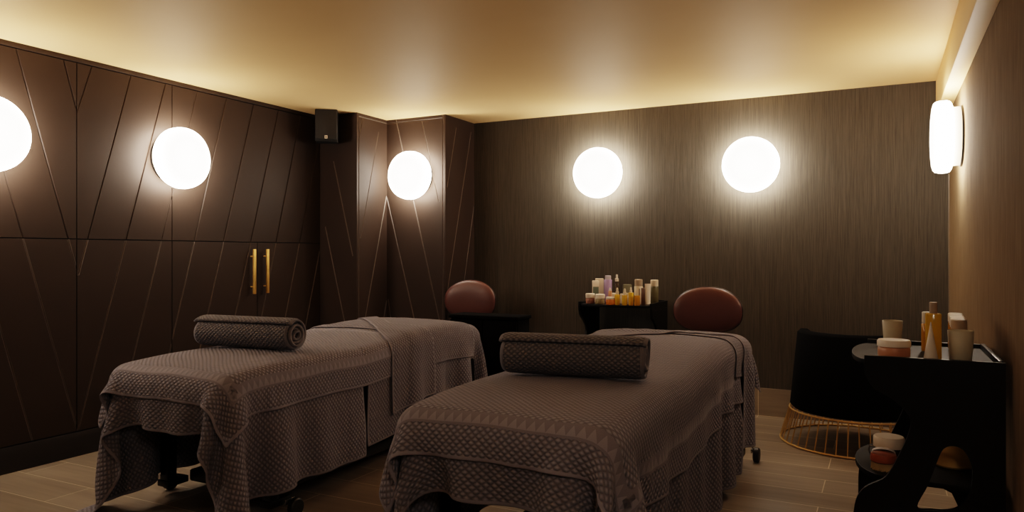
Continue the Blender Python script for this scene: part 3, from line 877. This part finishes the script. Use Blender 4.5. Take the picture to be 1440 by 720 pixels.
back_item(844, 5.35, 13, 413.5, 'cream_jar', 'jar', 'pale olive jar with white lid, second from left on the back trolley', M['olive_jar'], (13.5, 6, M['white']))
t, m, h = back_item(837.5, 5.52, 9, 394.5, 'bottle', 'bottle', 'white bottle with grey green label behind the leftmost jars', M['white'], None, 'square')
boxobj('label_patch', (-4*m, -.4*9*m-.0008, .25*h), (4*m, -.4*9*m-.0001, .72*h), M['greenlabel'], t, 0)
back_item(843, 5.62, 11, 391.5, 'carton', 'carton', 'tall cream carton at the back left of the back trolley', M['cream'], None, 'square')
back_item(855, 5.55, 11, 387.5, 'bottle', 'bottle', 'lilac bottle with silver lilac cap on the back trolley', M['lilac'], (8.5, 5.5, M['lilac_cap']))
back_item(867.5, 5.58, 7.5, 386, 'spray_bottle', 'bottle', 'tall clear bottle with white spray pump on the back trolley', M['clear'], (5, 9.5, M['white'], 'spray'))
back_item(858, 5.40, 5, 404.5, 'dropper_bottle', 'bottle', 'tiny peach dropper bottle in front of the lilac bottle', M['peach'], (3.6, 4.5, M['white'], 'dropper'))
back_item(858.5, 5.305, 12.5, 417.5, 'cream_jar', 'jar', 'orange jar with white lid in front row, below the lilac bottle', M['orange'], (12.5, 3.2, M['white']))
back_item(863, 5.46, 7, 412, 'cream_jar', 'jar', 'small white-lidded peach jar behind the first golden dropper bottle', M['peach'], (7.5, 4.5, M['white']))
back_item(868, 5.31, 7.2, 404.5, 'dropper_bottle', 'bottle', 'golden dropper bottle, leftmost of the golden ones on the back trolley', M['oil'], (4.5, 9.5, M['cream'], 'dropper'))
back_item(878.5, 5.30, 7.4, 405.5, 'dropper_bottle', 'bottle', 'golden dropper bottle in front of the grey green carton', M['oil'], (4.6, 9.5, M['cream'], 'dropper'))
back_item(887.3, 5.31, 7, 403.8, 'dropper_bottle', 'bottle', 'golden dropper bottle with slim white pump, third golden one from left', M['oil'], (3.4, 7.5, M['white'], 'dropper'))
back_item(874.5, 5.47, 5, 413, 'vial', 'bottle', 'small white bottle between the first two golden dropper bottles', M['white'], (4.5, 4, M['white']))
back_item(882.8, 5.43, 4.4, 412, 'vial', 'bottle', 'small white bottle between the second and third golden dropper bottles', M['white'], (4, 4, M['cream']))
back_item(882, 5.60, 11.5, 400, 'carton', 'carton', 'grey green carton at the back middle of the back trolley', M['sage'], None, 'square')
back_item(895.8, 5.30, 7.6, 415.5, 'bottle', 'bottle', 'square amber bottle, rightmost golden one in the front row', M['oil_dark'], None, 'square')
t, m, h = back_item(898, 5.47, 12, 392.8, 'bottle', 'bottle', 'large cream bottle with wide taupe cap and dark vertical print', M['cream'], (11, 9.5, M['taupe_cap']))
boxobj('print', (-.6*m, -6*m-.0012, .34*h), (.6*m, -6*m-.0004, .64*h), M['ink'], t, 0)
back_item(904.5, 5.36, 6, 404.8, 'bottle', 'bottle', 'slim brown bottle right of the large cream bottle', M['brown_bottle'], None)
back_item(911, 5.50, 8.5, 399, 'cream_tube', 'tube', 'white cream tube standing between brown and olive bottles', M['white'], None, 'tube')
back_item(920.3, 5.58, 11, 393.5, 'bottle', 'bottle', 'olive green bottle with cream cap, rightmost on the back trolley', M['olive'], (10.8, 9, M['cream']))

# right trolley top
G2 = 'toiletries on the right trolley'
def front_item(u, v, z): return on_z(u, v, z)
def tumbler(label, u, vb, wt, wb, vt):
    p = front_item(u, vb, TZ2); m = px_m(p.y, p.x); h = on_y(u, vt, p.y).z-TZ2
    if p.y < 3.012+wt*m/2+.002: p = P_on(u, 3.03+wt*m/2, TZ2)
    t = thing('tumbler', label, 'glass', p, 0, G2)
    ro, ri = wt*m/2, wb*m/2; th = .003
    latheobj('glass_wall', [(0, 0), (ri-.002, 0), (ri, .003), (ro, h-.001), (ro-th*.5, h), (ro-th, h-.001), (ri-th, .022), (0, .020)], M['frost'], t, 36, angle=60)
    return t
tumbler('frosted glass tumbler behind the peach jar, left on the right trolley', 1255, 484, 26, 22, 450.5)
tumbler('larger frosted glass tumbler in front of the row of capped bottles', 1351, 508, 32.5, 27.5, 464.5)
p = front_item(1257, 503, TZ2); m = px_m(p.y, p.x)
t = thing('cream_jar', 'wide peach jar with white lid on right trolley', 'jar', p, 0, G2)
hh = on_y(1257, 477.5, p.y).z-TZ2
latheobj('body', body_prof(41*m, hh*.64, rnd=.08), M['peach'], t, 40)
latheobj('lid', [(0, hh*.645), (21.5*m, hh*.645), (21.5*m, hh*.9), (20*m, hh), (0, hh)], M['white'], t, 40)
p = front_item(1312.5, 506, TZ2); m = px_m(p.y, p.x); hh = on_y(1312, 425, p.y).z-TZ2
bottle('oil_bottle', 'bottle', 'tall golden oil bottle with taupe cap, tallest on the right trolley', p, 19.5*m, hh, M['oil'], (10*m, 15.5*m, M['taupe_cap']), 'square', G2)
p = front_item(1304, 494, TZ2); m = px_m(p.y, p.x); hh = on_y(1304, 438.5, p.y).z-TZ2
bottle('oil_bottle', 'bottle', 'amber oil bottle with white cap just behind the tallest bottle, left side', p, 15*m, hh, M['oil_dark'], (13.5*m, 16*m, M['white']), 'round', G2)
p = front_item(1319, 490, TZ2); m = px_m(p.y, p.x); hh = on_y(1319, 446, p.y).z-TZ2
bottle('oil_bottle', 'bottle', 'pale bottle peeking out behind the tallest bottle, right side', p, 9*m, hh, M['frost'], (8*m, 14*m, M['cream']), 'round', G2)
p = front_item(1309, 507.5, TZ2); p.y = max(p.y, 3.012+.026); m = px_m(p.y, p.x); hh = on_y(1309, 452.5, p.y).z-TZ2
t = thing('cone_bottle', 'white cone-shaped bottle standing in front of the golden oil bottle', 'bottle', p, 0, G2)
latheobj('base_rim', [(0, 0), (8.8*m, 0), (9*m, .006), (0, .006)], M['frost'], t, 32)
latheobj('body', [(0, .0061), (9*m, .0061), (9*m, .010), (1.3*m, hh*.9), (0, hh*.9)], M['white'], t, 32)
latheobj('tip', [(0, hh*.9005), (1.3*m, hh*.9005), (.7*m, hh*.985), (0, hh)], M['silver_white'], t, 16)
rowlab = ['amber bottle with taupe cap, front of the row by the right wall', 'amber bottle with pale cap, second in the row by the right wall',
          'amber bottle with pale cap, middle of the row by the right wall', 'amber bottle with pale cap, fourth in the row by the right wall',
          'amber bottle with pale cap, back of the row by the right wall']
for k in range(5):
    u, vt = 1348.5-1.25*k, 449.5-2.3*k
    y = 3.165+.077*k
    p = P_on(u, y, TZ2); m = px_m(y, p.x); hh = on_y(u, vt, y).z-TZ2
    bottle('oil_bottle', 'bottle', rowlab[k], p, .052, hh, M['oil_dark'], (.053, .034, M['taupe_cap'] if k == 0 else M['white']), 'round', 'row of capped bottles on the right trolley')
# middle shelf
SZ = .404+.0005
p = on_z(1250, 655, SZ); p.y += .035; m = px_m(p.y, p.x)
t = thing('lidded_cup', 'dark brown lidded cup with handle and white lid on middle shelf', 'cup', p, 0)
hb = on_y(1250, 628, p.y).z-SZ; ht = on_y(1250, 613, p.y).z-SZ
latheobj('body', body_prof(38*m, hb, rnd=.12), M['dark_glass'], t, 40)
latheobj('lid', [(0, hb+.0005), (20*m, hb+.0005), (20*m, ht-.005), (18.6*m, ht), (0, ht)], M['white'], t, 40)
hd = tubeobj('handle', [(-18.5*m*math.cos(.4), -18.5*m*math.sin(.4)*0-.004, hb*.92), (-24*m, -.004, hb*.98), (-25.5*m, -.004, hb*.7), (-23*m, -.004, hb*.38), (-18.6*m, -.004, hb*.35)], .0032, M['chrome'], t)
p = on_z(1242.5, 660, SZ); p.y = max(p.y, 3.02); m = px_m(p.y, p.x)
t = thing('body_brush', 'round wooden body brush with pale bristles in front of the lidded cup', 'brush', p, 0)
p.x += 0
hw0 = on_y(1242, 649, p.y).z-SZ; hw1 = on_y(1242, 637, p.y).z-SZ
bm = bmesh.new()
rng = random.Random(3)
for k in range(420):
    r = 15.5*m*math.sqrt(rng.random()); a = rng.random()*2*PI; q = 1.06
    tube(bm, [(r*math.cos(a), r*math.sin(a), hw0+.002), (r*q*math.cos(a), r*q*math.sin(a), .0005)], .0011, 4)
from_bm('bristles', bm, M['bristle'], t)
latheobj('wooden_back', [(0, hw0), (15.5*m, hw0), (17*m, hw0+.004), (17.2*m, (hw0+hw1)/2), (16*m, hw1-.002), (0, hw1+.001)], M['wood'], t, 40)
bm = bmesh.new(); n = 16; rows = []
for i in range(n+1):
    a = PI*i/n; x = -15*m*math.cos(a); z = hw1+.001+.016*math.sin(a)
    rows.append([bm.verts.new((x, y_, z)) for y_ in (-.014, .014)]+[bm.verts.new((x, y_, z+.0018)) for y_ in (.014, -.014)])
for A, B in zip(rows, rows[1:]):
    for k in range(4): bm.faces.new((A[k], A[(k+1) % 4], B[(k+1) % 4], B[k]))
bm.faces.new(rows[0][::-1]); bm.faces.new(rows[-1]); from_bm('hand_strap', bm, M['silver_white'], t)
p = Vector((on_y(1340, 660, 3.30).x, 3.30, SZ)); m = px_m(p.y, p.x)
t = thing('domed_jar', 'glass jar of yellow cream under a smoked dome, seen through trolley cut-out', 'jar', p, 0)
latheobj('body', [(0, 0), (.072, 0), (.080, .008), (.078, .055), (.066, .085), (0, .085)], M['custard'], t, 40)
latheobj('dome', [(0, .0855), (.062, .0855), (.060, .11), (.048, .135), (.025, .148), (0, .151)], M['smoke'], t, 40)

# ------------------------------------------------------------------ world, camera, view
w = bpy.data.worlds.new('dim room'); scn.world = w; w.use_nodes = True
w.node_tree.nodes['Background'].inputs[0].default_value = (.02, .016, .012, 1)
w.node_tree.nodes['Background'].inputs[1].default_value = .3
cd = bpy.data.cameras.new('camera'); co = bpy.data.objects.new('camera', cd); COL.objects.link(co)
cd.sensor_width = 36; cd.lens = 36*FPX/1440; cd.shift_y = (Y0-360)/1440; cd.clip_start = .02
co.location = CAM; co.rotation_euler = (PI/2, 0, YAW)
scn.camera = co
scn.view_settings.view_transform = 'Filmic'
scn.view_settings.look = 'Medium High Contrast'
scn.view_settings.exposure = 0.45
scn.view_settings.gamma = .87
scn.cycles.use_denoising = True
scn.cycles.max_bounces = 8
scn.cycles.sample_clamp_indirect = 3
